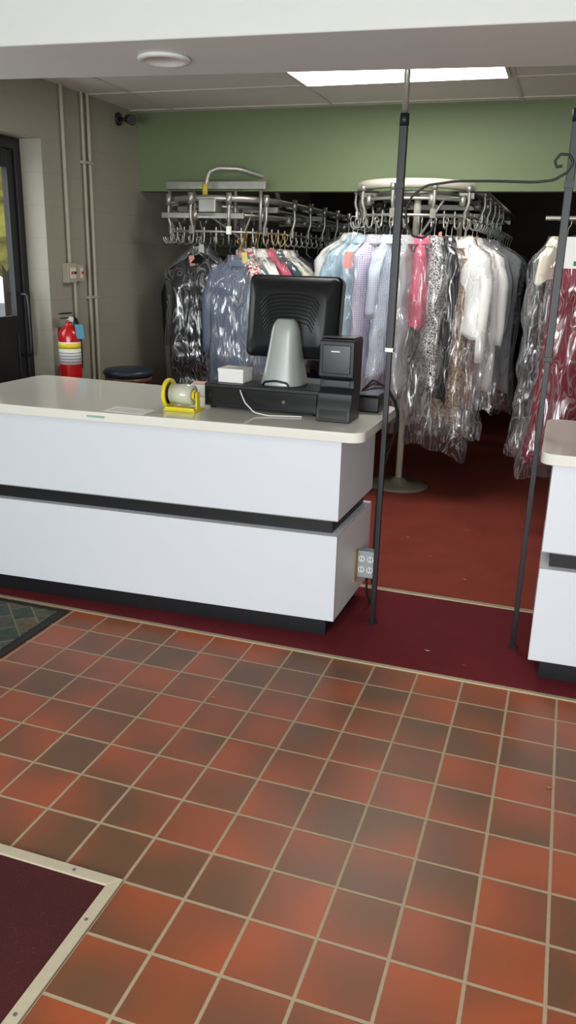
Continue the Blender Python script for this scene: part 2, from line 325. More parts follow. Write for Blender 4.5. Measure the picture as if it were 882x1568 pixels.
for i in range(14):
    bm=bmesh.new(); bmesh.ops.create_icosphere(bm,subdivisions=4,radius=random.uniform(.6,1.1))
    c=Vector((-9.5+random.uniform(-1.6,1.6),12.5+random.uniform(-1.8,1.8),random.uniform(1.9,5)))
    for v in bm.verts: v.co+=v.co.normalized()*(noise.noise(v.co*3+c)*.5+noise.noise(v.co*9+c)*.3); v.co+=c
    mkobj('leaf_clump_%d'%i,bm,LEAF,g)
box('neighbour_building',-20,-19,0,24,-.05,2.6,mat('pale_brick',(190,188,182),.9,noise_amt=.1))

# wall things
g=group('conduit',(-3.28,4.95,1.6))
tube('pipe_a',[(-3.28,4.95,1.64),(-3.28,4.95,ZC)],.013,PIPE,g,smooth=False); tube('pipe_a2',[(-3.28,5.0,.3),(-3.28,5.0,1.52)],.011,PIPE,g,smooth=False)
g=group('conduit',(-3.28,5.2,1.4))
tube('pipe_b',[(-3.28,5.19,.1),(-3.28,5.19,ZC)],.011,PIPE,g,smooth=False); tube('pipe_c',[(-3.278,5.26,.1),(-3.278,5.26,ZC)],.013,PIPE,g,smooth=False)
for z in (.6,1.4,2.3): box('strap_%d'%int(z*10),-3.3,-3.262,5.165,5.285,z,z+.02,PIPE,g,bevel=.003)
g=group('switch_box',(-3.27,4.98,1.58))
box('box_a',-3.3,-3.25,4.885,4.99,1.515,1.645,PIPE,g,bevel=.004); box('box_b',-3.3,-3.255,5.0,5.09,1.525,1.635,PIPE,g,bevel=.004)
for y in (4.92,4.955,5.045):
    box('toggle_plate',-3.252,-3.247,y-.016,y+.016,1.545,1.615,CREAMST,g); box('toggle',-3.248,-3.235,y-.005,y+.005,1.572,1.59,RED if y!=4.955 else BLKP,g)
g=group('security_camera',(-3.2,5.7,2.65))
lathe('base',[(.001,0),(.045,0),(.045,.012),(.02,.02),(.001,.02)],BLKP,g,M=Matrix.Translation((-3.3,5.7,2.66))@Matrix.Rotation(math.pi/2,4,'Y'))
cyl('arm',(-3.29,5.7,2.66),(-3.21,5.7,2.65),.012,BLKP,g); cyl('body',(-3.23,5.74,2.665),(-3.14,5.62,2.635),.034,BLKP,g,bevel=.005); cyl('lens',(-3.14,5.62,2.635),(-3.137,5.616,2.634),.022,BLKP2,g)
# fire extinguisher
ex,ey,ez=-3.215,4.80,.86
g=group('fire_extinguisher',(ex,ey,ez))
lathe('cylinder',[(.001,0),(.06,0),(.072,.012),(.074,.03),(.074,.30),(.068,.335),(.05,.36),(.028,.375),(.022,.385),(.022,.4),(.001,.4)],RED,g,c=(ex,ey,ez))
lathe('label',[(.0747,.12),(.0752,.12),(.0752,.27),(.0747,.27)],PAPER,g,c=(ex,ey,ez))
lathe('label_band',[(.0753,.225),(.0757,.225),(.0757,.262),(.0753,.262)],YEL,g,c=(ex,ey,ez))
for k in range(4): lathe('label_text_%d'%k,[(.0753,.135+.02*k),(.0757,.135+.02*k),(.0757,.139+.02*k),(.0753,.139+.02*k)],GREYP,g,c=(ex,ey,ez))
cyl('valve',(ex,ey,ez+.4),(ex,ey,ez+.44),.017,STEEL,g)
box('lever_top',ex-.012,ex+.012,ey-.10,ey+.03,ez+.455,ez+.465,BLKP,g,bevel=.003); box('lever_low',ex-.012,ex+.012,ey-.09,ey+.02,ez+.425,ez+.433,BLKP,g,bevel=.003)
cyl('gauge',(ex+.015,ey,ez+.42),(ex+.03,ey,ez+.42),.018,PAPER,g)
tube('hose',[(ex,ey+.02,ez+.42),(ex+.01,ey+.075,ez+.42),(ex+.02,ey+.1,ez+.34),(ex+.03,ey+.09,ez+.2),(ex+.03,ey+.085,ez+.08)],.011,RUBBER,g)
bm=bmesh.new(); tv=[bm.verts.new(p) for p in [(ex+.06,ey-.02,ez+.39),(ex+.09,ey+.03,ez+.385),(ex+.1,ey+.035,ez+.29),(ex+.07,ey-.02,ez+.295)]]
bm.faces.new(tv); mkobj('inspection_tag',bm,mat('tag_blue',(90,160,190),.6),g)
box('bracket',-3.3,ex-.07,ey-.03,ey+.03,ez+.1,ez+.36,STEEL,g)
# stool
sx,sy,sz=-2.95,5.12,.92
g=group('bar_stool',(sx,sy,0))
lathe('seat',[(.001,-.05),(.16,-.05),(.175,-.035),(.18,-.015),(.165,.003),(.12,.012),(.001,.015)],SEAT,g,c=(sx,sy,sz))
lathe('seat_ring',[(.155,-.08),(.168,-.08),(.168,-.05),(.155,-.05)],WOOD,g,c=(sx,sy,sz))
for a in (45,135,225,315):
    a=math.radians(a); c,s=math.cos(a),math.sin(a)
    cyl('leg_%d'%int(math.degrees(a)),(sx+c*.22,sy+s*.22,.0),(sx+c*.13,sy+s*.13,sz-.05),.018,WOOD,g)
torus('foot_ring',(sx,sy,.3),.19,.009,STEEL,g)

# ------------------------------------------------------------ counters
def counter(name,body,slab,rc):
    cx=sum(p[0] for p in body)/4; cy=sum(p[1] for p in body)/4
    g=group(name,(cx,cy,0))
    def inset(pts,d):
        return [(p[0]+(d if p[0]<cx else -d),p[1]+(d if p[1]<cy else -d)) for p in pts]
    prism('kick',inset(body,.05),.005,.104,BLACKK,g)
    prism('lower_block',body,.104,.524,LAM,g,bevel=.002)
    prism('groove',inset(body,.035),.524,.592,BLACKK,g)
    prism('upper_block',body,.592,.965,LAM,g,bevel=.002)
    prism('top_slab',slab,.965,1.01,TOPM,g,bevel=.004,round_r=rc)
    SM=mat('seam_brown',(120,96,72),.6)
    p=[Vector(q) for q in body]
    for a,b in ((0,1),(1,2)):
        d=(p[b]-p[a]).normalized(); nn=Vector((d.y,-d.x))*.0006
        for z in (.5215,.594):
            bm=bmesh.new(); vs=[bm.verts.new((q.x+nn.x,q.y+nn.y,zz)) for q,zz in ((p[a],z),(p[b],z),(p[b],z+.0022),(p[a],z+.0022))]; bm.faces.new(vs); mkobj('seam',bm,SM,g)
    return g
g=counter('service_counter',[(-2.85,3.17),(-.855,3.28),(-.84,3.89),(-2.85,3.97)],[(-2.93,3.125),(-.752,3.235),(-.752,3.98),(-2.93,4.08)],.07)
box('corner_seam',-.8545,-.8522,3.281,3.2835,.104,.524,mat('seam_brown',(120,96,72),.6),g)
box('slab_sticker',-2.05,-1.96,3.164,3.1705,.985,.993,mat('tape_green',(150,190,180),.5),g)
counter('service_counter',[(.02,3.235),(1.9,3.3),(1.9,3.93),(.02,3.93)],[(-.03,3.19),(1.95,3.255),(1.95,4.0),(-.03,4.0)],.07)
# outlet box
g=group('electrical_outlet',(-.80,3.70,.26))
GALV=mat('galv_box',(150,156,158),.45,metal=.4,noise_amt=.1)
box('box',-.846,-.752,3.665,3.73,.195,.325,GALV,g,bevel=.004); box('cover',-.85,-.748,3.66,3.665,.19,.33,mat('cover_grey',(176,188,196),.4,metal=.2),g,bevel=.003)
box('mount_strip',-.849,-.84,3.60,3.66,.18,.345,mat('tan_plate',(168,140,104),.6),g)
for z in (.233,.29):
    for x in (-.822,-.778):
        cyl('socket_face',(x,3.661,z),(x,3.656,z),.017,PAPER,g)
        box('slot_a',x-.008,x-.005,3.654,3.6565,z-.004,z+.008,BLKP,g); box('slot_b',x+.005,x+.008,3.654,3.6565,z-.004,z+.008,BLKP,g)
tube('cable',[(-.8,3.7,.2),(-.8,3.71,.1),(-.79,3.75,.02),(-.80,3.9,.02)],.006,RUBBER,g)
# posts
for x in (-.725,-.053):
    g=group('black_post',(x,3.546,0))
    w=.0115
    box('lower_tube',x-w,x+w,3.546-w,3.546+w,.004,1.35,IRON,g,bevel=.002)
    w=.016
    box('upper_tube',x-w,x+w,3.546-w,3.546+w,1.33,2.24,IRON,g,bevel=.003)
    box('collar',x-.019,x+.019,3.527,3.565,1.325,1.345,STEEL if x<-.5 else IRON,g,bevel=.002)
    cyl('cap',(x,3.546,2.24),(x,3.546,2.285),.02,IRON,g)
    cyl('rod',(x,3.546,2.28),(x,3.546,2.75),.013,STEEL,g)
    box('foot',x-.02,x+.02,3.526,3.566,.004,.012,IRON,g)
g=group('wrought_iron_scroll',(-.4,3.546,2.02))
px=[(671,340),(668,352),(655,363),(638,360),(626,342),(624,318),(634,298),(655,284),(700,278),(760,278),(820,280),(848,277),(866,266),(873,252),(866,242),(853,241),(846,250),(850,259),(858,257)]
tube('scroll',[(-.107+(a-850)*.00258,3.522,2.026-(b-278)*.0026) for a,b in px],.005,IRON,g)
box('clip_l',-.745,-.705,3.518,3.529,2.0,2.02,IRON,g); box('clip_r',-.073,-.033,3.518,3.529,2.0,2.025,IRON,g)
g=group('paper_sign',(.08,3.53,1.76))
box('card',-.036,.19,3.524,3.528,1.70,1.82,PAPER,g)
GT=mat('green_ink',(40,120,60),.6); RT=mat('red_ink',(180,40,60),.6)
for k,(zz,ww) in enumerate(((1.80,.05),(1.79,.09),(1.775,.07))): box('text_line_%d'%k,.01,.01+ww,3.522,3.524,zz,zz+.005,RT,g)
box('text_big',.0,.13,3.522,3.524,1.71,1.728,GT,g)

# ------------------------------------------------------------ counter items
ZT=1.0105
g=group('cash_drawer',(-1.32,3.7,ZT))
box('case',-1.61,-1.03,3.51,3.92,ZT+.012,ZT+.12,BLKP,g,bevel=.005)
box('front_panel',-1.60,-1.04,3.497,3.51,ZT+.022,ZT+.105,BLKP2,g,bevel=.003)
cyl('lock',(-1.2,3.498,ZT+.06),(-1.2,3.493,ZT+.06),.008,GREYP,g)
for x in (-1.58,-1.06):
    for y in (3.55,3.88): cyl('foot',(x,y,ZT),(x,y,ZT+.013),.014,RUBBER,g)
ZD=ZT+.1205
MX,MY=-1.27,3.80
g=group('pos_monitor',(MX,MY,ZD))
def rrect(w,h,r,y,zc,n=6,bul=0):
    pts=[]
    for cxs,czs,a0 in ((1,1,0),(-1,1,90),(-1,-1,180),(1,-1,270)):
        for k in range(n+1):
            a=math.radians(a0+90*k/n)
            pts.append((cxs*(w/2-r)+r*math.cos(a),y,zc+czs*(h/2-r)+r*math.sin(a)))
    return pts
MM=Matrix.Translation((MX+.01,MY,ZD+.305))@Matrix.Rotation(math.radians(-9),4,'X')
loft('front_bezel',[rrect(.47,.39,.03,y,0) for y in (.045,.04,.0,-.01)],BLKP,g,M=MM)
loft('rim',[rrect(.476,.396,.032,y,0) for y in (.018,.0,-.008)],GREYP,g,M=MM)
loft('rear_shell',[rrect(.462,.382,.03,-.008,0),rrect(.45,.37,.035,-.03,0),rrect(.41,.325,.04,-.055,-.005),rrect(.37,.27,.05,-.075,-.012),rrect(.35,.25,.05,-.082,-.015)],BLKP,g,M=MM)
box('screen',-.2,.2,.0455,.047,-.15,.16,BLKP2,g,M=MM)
for k in range(8):
    z=.10-.018*k; w=.15-.004*k
    tube('vent_%d'%k,[(-w,-.0835,z-.05),(-w*.8,-.0845,z-.012),(-w*.4,-.086,z),(0,-.0865,z+.003),(w*.4,-.086,z),(w*.8,-.0845,z-.012),(w,-.0835,z-.05)],.0028,BLKP2,g,M=MM)
rings=[]
for t in [0,.03,.08,.15,.25,.4,.55,.7,.8,.87,.92,.96,.985,1]:
    z=.305*t
    w=.045*(1-t)**1.4+.062
    d=.085*(1-t)+.05
    if t>.8:
        q=math.sqrt(max(0.02,1-((t-.8)/.203)**2)); w*=.5+.5*q; d*=.5+.5*q
    ring=[]
    for k in range(32):
        a=2*math.pi*k/32; ca,sa=math.cos(a),math.sin(a)
        ring.append((MX+.015+w*math.copysign(abs(ca)**.7,ca),MY-.135+d*math.copysign(abs(sa)**.8,sa)*.9,ZD+.002+z))
    rings.append(ring)
loft('stand',rings,SILV,g)
tube('stand_notch',[(MX-.055,MY-.249,ZD+.004),(MX-.045,MY-.252,ZD+.02),(MX+.01,MY-.256,ZD+.028),(MX+.065,MY-.252,ZD+.02),(MX+.075,MY-.249,ZD+.004)],.005,BLKP2,g)
# receipt printer
g=group('receipt_printer',(-.945,3.54,ZT))
def yz(name,prof,x0,x1,m,bev=.006):
    bm=bmesh.new(); vs=[bm.verts.new((x0,a,b)) for a,b in prof]; f=bm.faces.new(vs); r=bmesh.ops.extrude_face_region(bm,geom=[f])
    for q in r['geom']:
        if isinstance(q,bmesh.types.BMVert): q.co.x=x1
    return mkobj(name,bm,m,g,bevel=bev)
z=ZT
yz('body',[(3.425,z),(3.60,z),(3.61,z+.36),(3.59,z+.372),(3.455,z+.362),(3.448,z+.35),(3.45,z+.20),(3.478,z+.185),(3.478,z+.15),(3.45,z+.125),(3.448,z+.09),(3.425,z+.06)],-1.02,-.862,BLKP,bev=.004)
box('top_lid',-1.017,-.865,3.47,3.595,z+.366,z+.374,BLKP2,g,bevel=.003)
box('lid_panel',-1.005,-.877,3.444,3.450,z+.215,z+.34,BLKP2,g,bevel=.004); box('badge',-.965,-.925,3.442,3.4445,z+.31,z+.315,PAPER,g)
box('throat',-1.0,-.882,3.472,3.48,z+.152,z+.182,DGP,g,bevel=.002); box('base_panel',-1.005,-.877,3.421,3.426,z+.012,z+.055,BLKP2,g,bevel=.002)
g=group('power_adapter',(-.86,3.83,ZT))
box('case',-.98,-.80,3.74,3.93,ZT,ZT+.075,BLKP,g,bevel=.008); box('lid',-.975,-.805,3.745,3.925,ZT+.075,ZT+.085,BLKP2,g,bevel=.004)
g=group('power_cable',(-.75,3.8,.9))
for i,(dx,r) in enumerate(((0,.005),(.02,.004),(-.02,.0035))):
    tube('strand_%d'%i,[(-.9,3.80+dx,ZT+.095),(-.85,3.80+dx,ZT+.15-.02*i),(-.79,3.82+dx,ZT+.12),(-.745,3.84+dx,ZT+.05),(-.727,3.86+dx,ZT-.02),(-.745,3.9+dx,.88),(-.80,3.95,.78-.05*i),(-.83,3.98,.6),(-.835,3.99,.3),(-.835,4.0,.02)],r,RUBBER,g)
tube('white_cable',[(-1.42,3.50,ZT+.1),(-1.41,3.485,ZT+.09),(-1.38,3.46,ZT+.05),(-1.32,3.43,ZT+.012),(-1.25,3.425,ZT+.004),(-1.18,3.45,ZT+.004),(-1.1,3.47,ZT+.004)],.003,PAPER)
g=group('note_paper_box',(-1.51,3.62,ZD)); box('carton',-1.56,-1.43,3.56,3.68,ZD,ZD+.065,PAPER,g,bevel=.003); box('lid_flap',-1.562,-1.428,3.558,3.682,ZD+.05,ZD+.067,PAPER,g,bevel=.002)
g=group('card_stack',(-1.76,3.85,ZT))
for i in range(5): box('card_%d'%i,-1.83,-1.70,3.80,3.91,ZT+.012*i,ZT+.012*i+.011,PAPER,g,M=Matrix.Translation((-1.76,3.85,0))@Matrix.Rotation(.06*i,4,'Z')@Matrix.Translation((1.76,-3.85,0)))
box('pink_card',-1.82,-1.72,3.81,3.89,ZT+.0605,ZT+.064,mat('pink_card',(226,170,160),.7),g)
ox=.205
g=group('label_roll_dispenser',(-1.87+ox,3.39,ZT))
def disc(nm,x0,x1,r0,r1,m,c):
    lathe(nm,[(r0,0.0001),(r1,0),(r1,x1-x0),(r0,x1-x0),(r0,.0001)],m,g,M=Matrix.Translation((x0+ox,c[0],c[1]))@Matrix.Rotation(math.pi/2,4,'Y'))
dc=(3.40,ZT+.075)
disc('side_ring',-1.955,-1.94,.054,.070,YEL,dc); disc('roll',-1.93,-1.82,.02,.048,mat('clear_tape_roll',(204,206,188),.2,coat=.4),dc)
disc('roll_core',-1.94,-1.81,.015,.022,YEL,dc)
box('base_bar',-1.955+ox,-1.79+ox,3.345,3.46,ZT,ZT+.008,YEL,g,bevel=.003); box('side_arm',-1.803+ox,-1.795+ox,3.38,3.42,ZT+.008,ZT+.09,YEL,g,bevel=.003); box('side_arm_l',-1.953+ox,-1.942+ox,3.38,3.42,ZT+.008,ZT+.025,YEL,g)
box('cutter_bar',-1.945+ox,-1.795+ox,3.345,3.35,ZT+.008,ZT+.02,YEL,g,bevel=.002)
g=group('paper_flyer',(-1.9,3.3,ZT)); box('sheet',-1.99,-1.78,3.21,3.33,ZT,ZT+.0012,PAPER,g)
for i in range(5): box('print_%d'%i,-1.97,-1.80-.03*(i%2),3.225+.018*i,3.228+.018*i,ZT+.0012,ZT+.0014,GREYP,g)
g=group('entrance_mat',(-2.7,2.5,0)); box('border',-3.25,-2.17,1.9,3.11,0,.007,RUBBER,g,bevel=.003); box('pile',-3.21,-2.215,1.94,3.07,.007,.011,slate_mat(),g)
g=group('floor_debris',(0,2,0))
for i,(x,y,c) in enumerate(((-1.17,2.62,(200,110,50)),(.14,2.5,(190,120,70)),(-.42,3.35,(230,225,220)),(-.24,3.27,(200,40,60)),(-.37,4.3,(200,170,150)),(-.46,5.2,(190,160,150)),(-.8,4.9,(190,160,150)),(-.6,4.6,(180,120,110)))):
    bm=bmesh.new(); a=random.uniform(0,3); zb=.0065 if y>3.1 else .002
    vs=[bm.verts.new((x+.011*math.cos(a+k*1.26)*(1+.4*(k%2)),y+.005*math.sin(a+k*1.26),zb+.003*(k%2))) for k in range(5)]; bm.faces.new(vs); mkobj('scrap_%d'%i,bm,mat('scrap_%d'%i,c,.8),g)

# ------------------------------------------------------------ conveyors
def track(cx,cy,r,ytail,z,n=18):
    pts=[(cx-r,ytail,z),(cx-r,(ytail+cy)/2,z)]
    for k in range(n+1):
        a=math.pi+math.pi*k/n; pts.append((cx+r*math.cos(a),cy+r*math.sin(a),z))
    pts+= [(cx+r,(ytail+cy)/2,z),(cx+r,ytail,z)]
    return pts
def band(name,pts,hw,hh,m,parent):
    rings=[]
    for i,p in enumerate(pts):
        a=Vector(pts[max(0,i-1)]);b=Vector(pts[min(len(pts)-1,i+1)]); d=(b-a).normalized(); s=Vector((d.y,-d.x,0)); p=Vector(p)
        rings.append([p+s*hw+Vector((0,0,hh*.6)),p+s*hw*.6+Vector((0,0,hh)),p-s*hw*.6+Vector((0,0,hh)),p-s*hw+Vector((0,0,hh*.6)),p-s*hw+Vector((0,0,-hh)),p+s*hw+Vector((0,0,-hh))])
    return loft(name,rings,m,parent)
def conveyor(cx,cy,r,ytail,style):
    g=group('garment_conveyor',(cx,cy,0)); BM=CREAMST if style else STEEL
    ztop=2.225 if style else 2.12; zl=1.99 if style else 1.86
    band('upper_track',track(cx,cy,r,ytail,ztop),.045 if style else .018,.028 if style else .02,BM,g)
    band('inner_track',track(cx,cy,r*.72,ytail,ztop-.05),.012,.012,STEEL,g)
    tube('middle_rail',track(cx,cy,r,ytail,(ztop+zl)/2+.02),.011,STEEL,g,smooth=False)
    tube('hook_rail',track(cx,cy,r+.02,ytail,zl+.03),.010,STEEL,g,smooth=False)
    pos=[]
    for k in range(15):
        a=math.pi+math.pi*(k+.5)/15; pos.append((cx+r*math.cos(a),cy+r*math.sin(a),math.cos(a),math.sin(a)))
    for s in (-1,1):
        for k in range(14): pos.append((cx+s*r,cy+.1+.14*k,s,0))
    for i,(x,y,c,s) in enumerate(pos):
        if i%3==0:
            tube('bracket_%d'%i,[(x-c*.02,y-s*.02,ztop-.02),(x+c*.05,y+s*.05,ztop-.03),(x+c*.055,y+s*.055,(ztop+zl)/2),(x+c*.02,y+s*.02,zl+.03)],.012,STEEL,g)
            cyl('roller_%d'%i,(x+c*.05,y+s*.05,ztop-.045),(x+c*.05,y+s*.05,ztop+(.035 if not style else -.005)),.021,STEEL,g,seg=12)
            cyl('roller_low_%d'%i,(x,y,(ztop+zl)/2-.02),(x,y,(ztop+zl)/2+.05),.026,STEEL,g,seg=12)
            box('lug_%d'%i,-.02,.02,-.01,.01,-.03,.03,STEEL,g,bevel=.003,M=Matrix.Translation((x+c*.04,y+s*.04,zl+.04))@Matrix.Rotation(math.atan2(s,c)+math.pi/2,4,'Z'))
        tube('hook_%d'%i,[(x+c*.02,y+s*.02,zl+.06),(x+c*.02,y+s*.02,zl+.0),(x+c*.03,y+s*.03,zl-.045),(x+c*.055,y+s*.055,zl-.055),(x+c*.075,y+s*.075,zl-.035),(x+c*.08,y+s*.08,zl-.01)],.007,STEEL,g,res=1)
    for y in (cy,cy+1.2,cy+2.4,cy+3.6):
        if y<ytail: box('cross_beam_%d'%int(y*10),cx-r,cx+r,y-.02,y+.02,ztop-.075,ztop-.035,STEEL,g)
    px=cx if style else cx+.12
    for j,y in enumerate((cy,cy+2.4)):
        cyl('post_%d'%j,(px,y,.03),(px,y,ztop-.04),.026,BM if style else STEEL,g)
        lathe('post_base_%d'%j,[(.24,0),(.24,.012),(.2,.022),(.07,.035),(.05,.06),(.03,.07),(.001,.07)],mat('grey_cast_base',(128,120,104),.5,noise_amt=.15),g,c=(px,y,.001))
    tube('brace_l',[(px,cy,1.85),(cx-r*.5,cy,ztop-.06)],.012,STEEL,g,smooth=False); tube('brace_r',[(px,cy,1.85),(cx+r*.5,cy,ztop-.06)],.012,STEEL,g,smooth=False)
    if not style:
        box('top_channel',cx-.38,cx+.42,cy-.3,cy-.26,2.19,2.245,STEEL,g,bevel=.004)
        box('lower_channel',cx-.36,cx+.3,cy-.42,cy-.39,1.98,2.02,STEEL,g,bevel=.004)
        box('motor',cx-.05,cx+.09,cy-.44,cy-.32,2.02,2.12,STEEL,g,bevel=.01)
        tube('bent_pipe',[(cx-.02,cy-.38,2.02),(cx-.02,cy-.38,2.2),(cx-.0,cy-.36,2.30),(cx+.06,cy-.33,2.33),(cx+.2,cy-.25,2.33),(cx+.34,cy-.1,2.29),(cx+.4,cy,2.2),(cx+.4,cy+.1,2.1)],.018,STEEL,g)
        for dx in (-.36,-.15,.18,.38): cyl('hanger_rod',(cx+dx,cy-.28,1.9),(cx+dx,cy-.28,2.19),.012,STEEL,g,seg=10)
        cyl('yellow_sleeve',(cx-.02,cy-.38,2.14),(cx-.02,cy-.38,2.22),.021,mat('yellow_tape',(190,170,50),.5),g)
    return g
conveyor(-2.6,6.12,.42,9.8,0)
conveyor(-1.12,6.15,.40,9.8,1)
g=group('garment_rail',(.4,5.6,0))
tube('rail',[(-.2,5.6,2.0),(1.6,5.6,2.0)],.014,STEEL,g,smooth=False)
for x in (1.55,): tube('upright',[(x,5.6,.0),(x,5.6,2.0)],.014,STEEL,g,smooth=False)
tube('tail_rail',[(-.13,5.6,2.0),(.0,6.1,2.0),(.05,9.5,2.0)],.014,STEEL,g,smooth=False)
tube('tail_upright',[(.05,9.5,0),(.05,9.5,2.0)],.014,STEEL,g,smooth=False)

# ------------------------------------------------------------ garments
def sm(t): t=max(0,min(1,t)); return t*t*(3-2*t)
TAGC=[PAPER,mat('pink_tag',(232,158,146),.7),mat('yellow_tag',(226,210,130),.7),PAPER]
def garment(name,x,y,rot,cm,ztop=1.86,L=.8,w=.42,d=.12,hem=1.05,sleeve=0,bag=True,bagL=None,hang=STEEL,low=False,collar=True,film_w=.035):
    g=group(name,(x,y,ztop)); sd=random.uniform(0,50)
    M=Matrix.Translation((x,y,ztop))@Matrix.Rotation(math.radians(rot),4,'Z')
    NS=20 if low else 44
    ds=[0,.015,.03,.05,.07,.09,.12]+[.12+(L-.12)*k/(8 if low else 22) for k in range(1,(8 if low else 22)+1)]
    def shape(dd,ew,ed,crink):
        rings=[]
        for q in dd:
            t=max(0,q)/L; s=sm((q+.01)/.085)
            a=(.055+(w/2-.055)*s)*(1+(hem-1)*min(t,1.2))*(1-.05*math.sin(min(1,t)*math.pi))+ew; b=.03+(d/2-.03)*sm(q/.2)+ed
            ring=[]
            for k in range(NS):
                th=2*math.pi*k/NS; ca,sa=math.cos(th),math.sin(th)
                f=1+(.03+.13*min(1,t))*math.sin(5*th+sd+1.5*t)*.6+(.02+.1*min(1,t))*math.sin(9*th-sd*2+2*t)*.5
                px=a*math.copysign(abs(ca)**.8,ca); py=b*sa*f
                px*=1+.03*math.sin(sd+t*5)*t
                n1=noise.noise(Vector((px*7+sd,py*14,q*5)))
                py+=n1*.03*min(1,q*5+.1); px+=noise.noise(Vector((sd,th*1.2,q*4)))*.02
                zz=-q
                if crink:
                    n2=noise.noise(Vector((px*16+sd,py*16,q*5))); n3=noise.noise(Vector((px*8,py*8+sd,q*7)))
                    py+=n2*.012+n3*.026; px+=n3*.018*(ca)
                    if q>L: zz+=n1*.05
                elif q>=L-.001: zz+=.012*math.sin(5*th+sd)
                zz-=.05*s*(abs(px)/(w/2+.03))**1.5 if q<.2 else .05*(abs(px)/(w/2+.03))**1.5
                ring.append((px,py,zz))
            rings.append(ring)
        return rings
    loft('body',shape(ds,0,0,False),cm,g,M=M)
    if sleeve:
        for s in (-1,1):
            rr=[]
            for i in range(11):
                t=i/10; r=.062*(1-.35*t); zc=-.075-sleeve*t; xc=s*(w/2-.035+.055*sm(t*3)); yc=.02*math.sin(sd+t*3)*t
                rr.append([(xc+r*.75*math.cos(2*math.pi*k/16)*(1+.1*math.sin(3*k+sd+i)),yc+r*.8*math.sin(2*math.pi*k/16),zc+.03*(math.cos(2*math.pi*k/16)*-s)*(1-t)) for k in range(16)])
            loft('sleeve_%s'%('l' if s<0 else 'r'),rr,cm,g,M=M)
    if collar and not low:
        rr=[]
        for zz,a,b in ((-.02,.075,.05),(.012,.062,.045),(.028,.066,.05),(.0,.088,.066),(-.03,.1,.075)):
            rr.append([(a*math.cos(2*math.pi*k/20),b*math.sin(2*math.pi*k/20),zz-.018*(math.sin(2*math.pi*k/20)<-.6)) for k in range(20)])
        loft('collar',rr,cm,g,M=M,caps=False)
    hp=[(-.012,0,.11),(-.02,0,.125),(-.01,0,.143),(.01,0,.145),(.022,0,.128),(.018,0,.105),(.003,0,.085),(0,0,.03),(.05,0,-.01),(w/2-.05,0,-.07)]
    tube('hanger',hp,.0035,hang,g,res=1,M=M)
    if not low:
        tube('hanger_arm',[(0,0,.03),(-.05,0,-.01),(-w/2+.05,0,-.07)],.0035,hang,g,res=1,M=M)
        tx=random.uniform(-.05,.05); tz=random.uniform(-.03,.0)
        box('claim_slip',tx-.02,tx+.02,-.062,-.060,tz-.03,tz+.045,TAGC[int(sd)%4],g,M=M@Matrix.Rotation(math.radians(random.uniform(-20,20)),4,'Y'))
    if bag:
        BL=bagL or L+.12
        dd=[-.03,-.01,.01,.03,.05,.08,.11]+[.11+(BL-.11)*k/30 for k in range(1,31)]
        loft('plastic_bag',shape(dd,film_w,.03,True),FILM,g,caps=False,M=M)
    return g
W=cloth('white',(244,244,242)); CR=cloth('cream',(236,230,210)); LB=cloth('lightblue',(180,208,226)); DEN=cloth('denim',(104,116,138)); BLK=cloth('black',(20,20,24))
PK=cloth('pink',(210,96,122)); MAR=cloth('maroon',(126,18,44)); GRY=cloth('grey',(170,172,176)); BR=cloth('tan_pattern',(176,146,106),'floral',(112,82,60),55)
LAV=cloth('lav_plaid',(226,222,238),'plaid',(160,152,186),70); HOU=cloth('houndstooth',(30,30,36),'floral',(220,220,220),120); STR=cloth('check',(234,236,244),'plaid',(140,168,206),90)
DG=cloth('dark_grey',(64,64,68)); FL=cloth('floral',(226,220,210),'floral',(176,60,70),45); OR=cloth('orange_print',(200,120,76),'floral',(120,66,54),50); TEAL=cloth('teal',(60,90,96)); NAVY=cloth('navy',(34,38,56)); MG=cloth('mid_grey',(112,116,118))
CX,CY,R=-1.12,6.15,.44
def ring(phi,name,cm,cxx=CX,cyy=CY,rr=R,jit=0,**k):
    a=math.radians(phi); garment(name,cxx+rr*math.sin(a),cyy-rr*math.cos(a),phi-90+jit,cm,**k)
ring(-80,'shirt_on_hanger',W,L=.42,w=.44,sleeve=.25,bagL=.6,ztop=1.88,rr=.46)
ring(-60,'shirt_on_hanger',LB,L=.78,w=.42,sleeve=.5,bagL=.95)
ring(-44,'blouse_on_hanger',LB,L=.8,w=.36,bagL=1.0)
ring(-28,'dress_on_hanger',LAV,L=1.12,w=.40,bagL=1.2,hem=1.2)
ring(-13,'shirt_on_hanger',STR,L=.9,w=.38,sleeve=.45,bagL=1.1)
ring(3,'dress_on_hanger',GRY,L=1.0,w=.34,bagL=1.25)
ring(15,'blouse_on_hanger',PK,L=.56,w=.34,bagL=1.2,hem=.8)
ring(27,'dress_on_hanger',HOU,L=.95,w=.38,bagL=1.25)
ring(38,'trousers_on_hanger',BLK,L=1.05,w=.34,bagL=1.2)
ring(52,'jacket_on_hanger',W,L=.60,w=.46,sleeve=.72,bagL=1.3,rr=.50,d=.16)
ring(62,'skirt_on_hanger',OR,L=1.1,w=.30,bagL=1.3,hem=1.1)
ring(74,'coat_on_hanger',W,L=.98,w=.48,sleeve=.62,bagL=1.15)
ring(90,'shirt_on_hanger',GRY,L=.95,w=.46,sleeve=.55,bagL=1.15)
ring(48,'bedspread_on_hanger',BR,rr=.40,L=1.2,w=.40,bagL=1.42,d=.22,hem=1.3)
garment('dress_on_hanger',-.62,6.45,4,GRY,L=1.05,w=.5,bagL=1.2,d=.16)
cols=[BLK,DG,NAVY,BLK,TEAL,DG,MG,BLK]
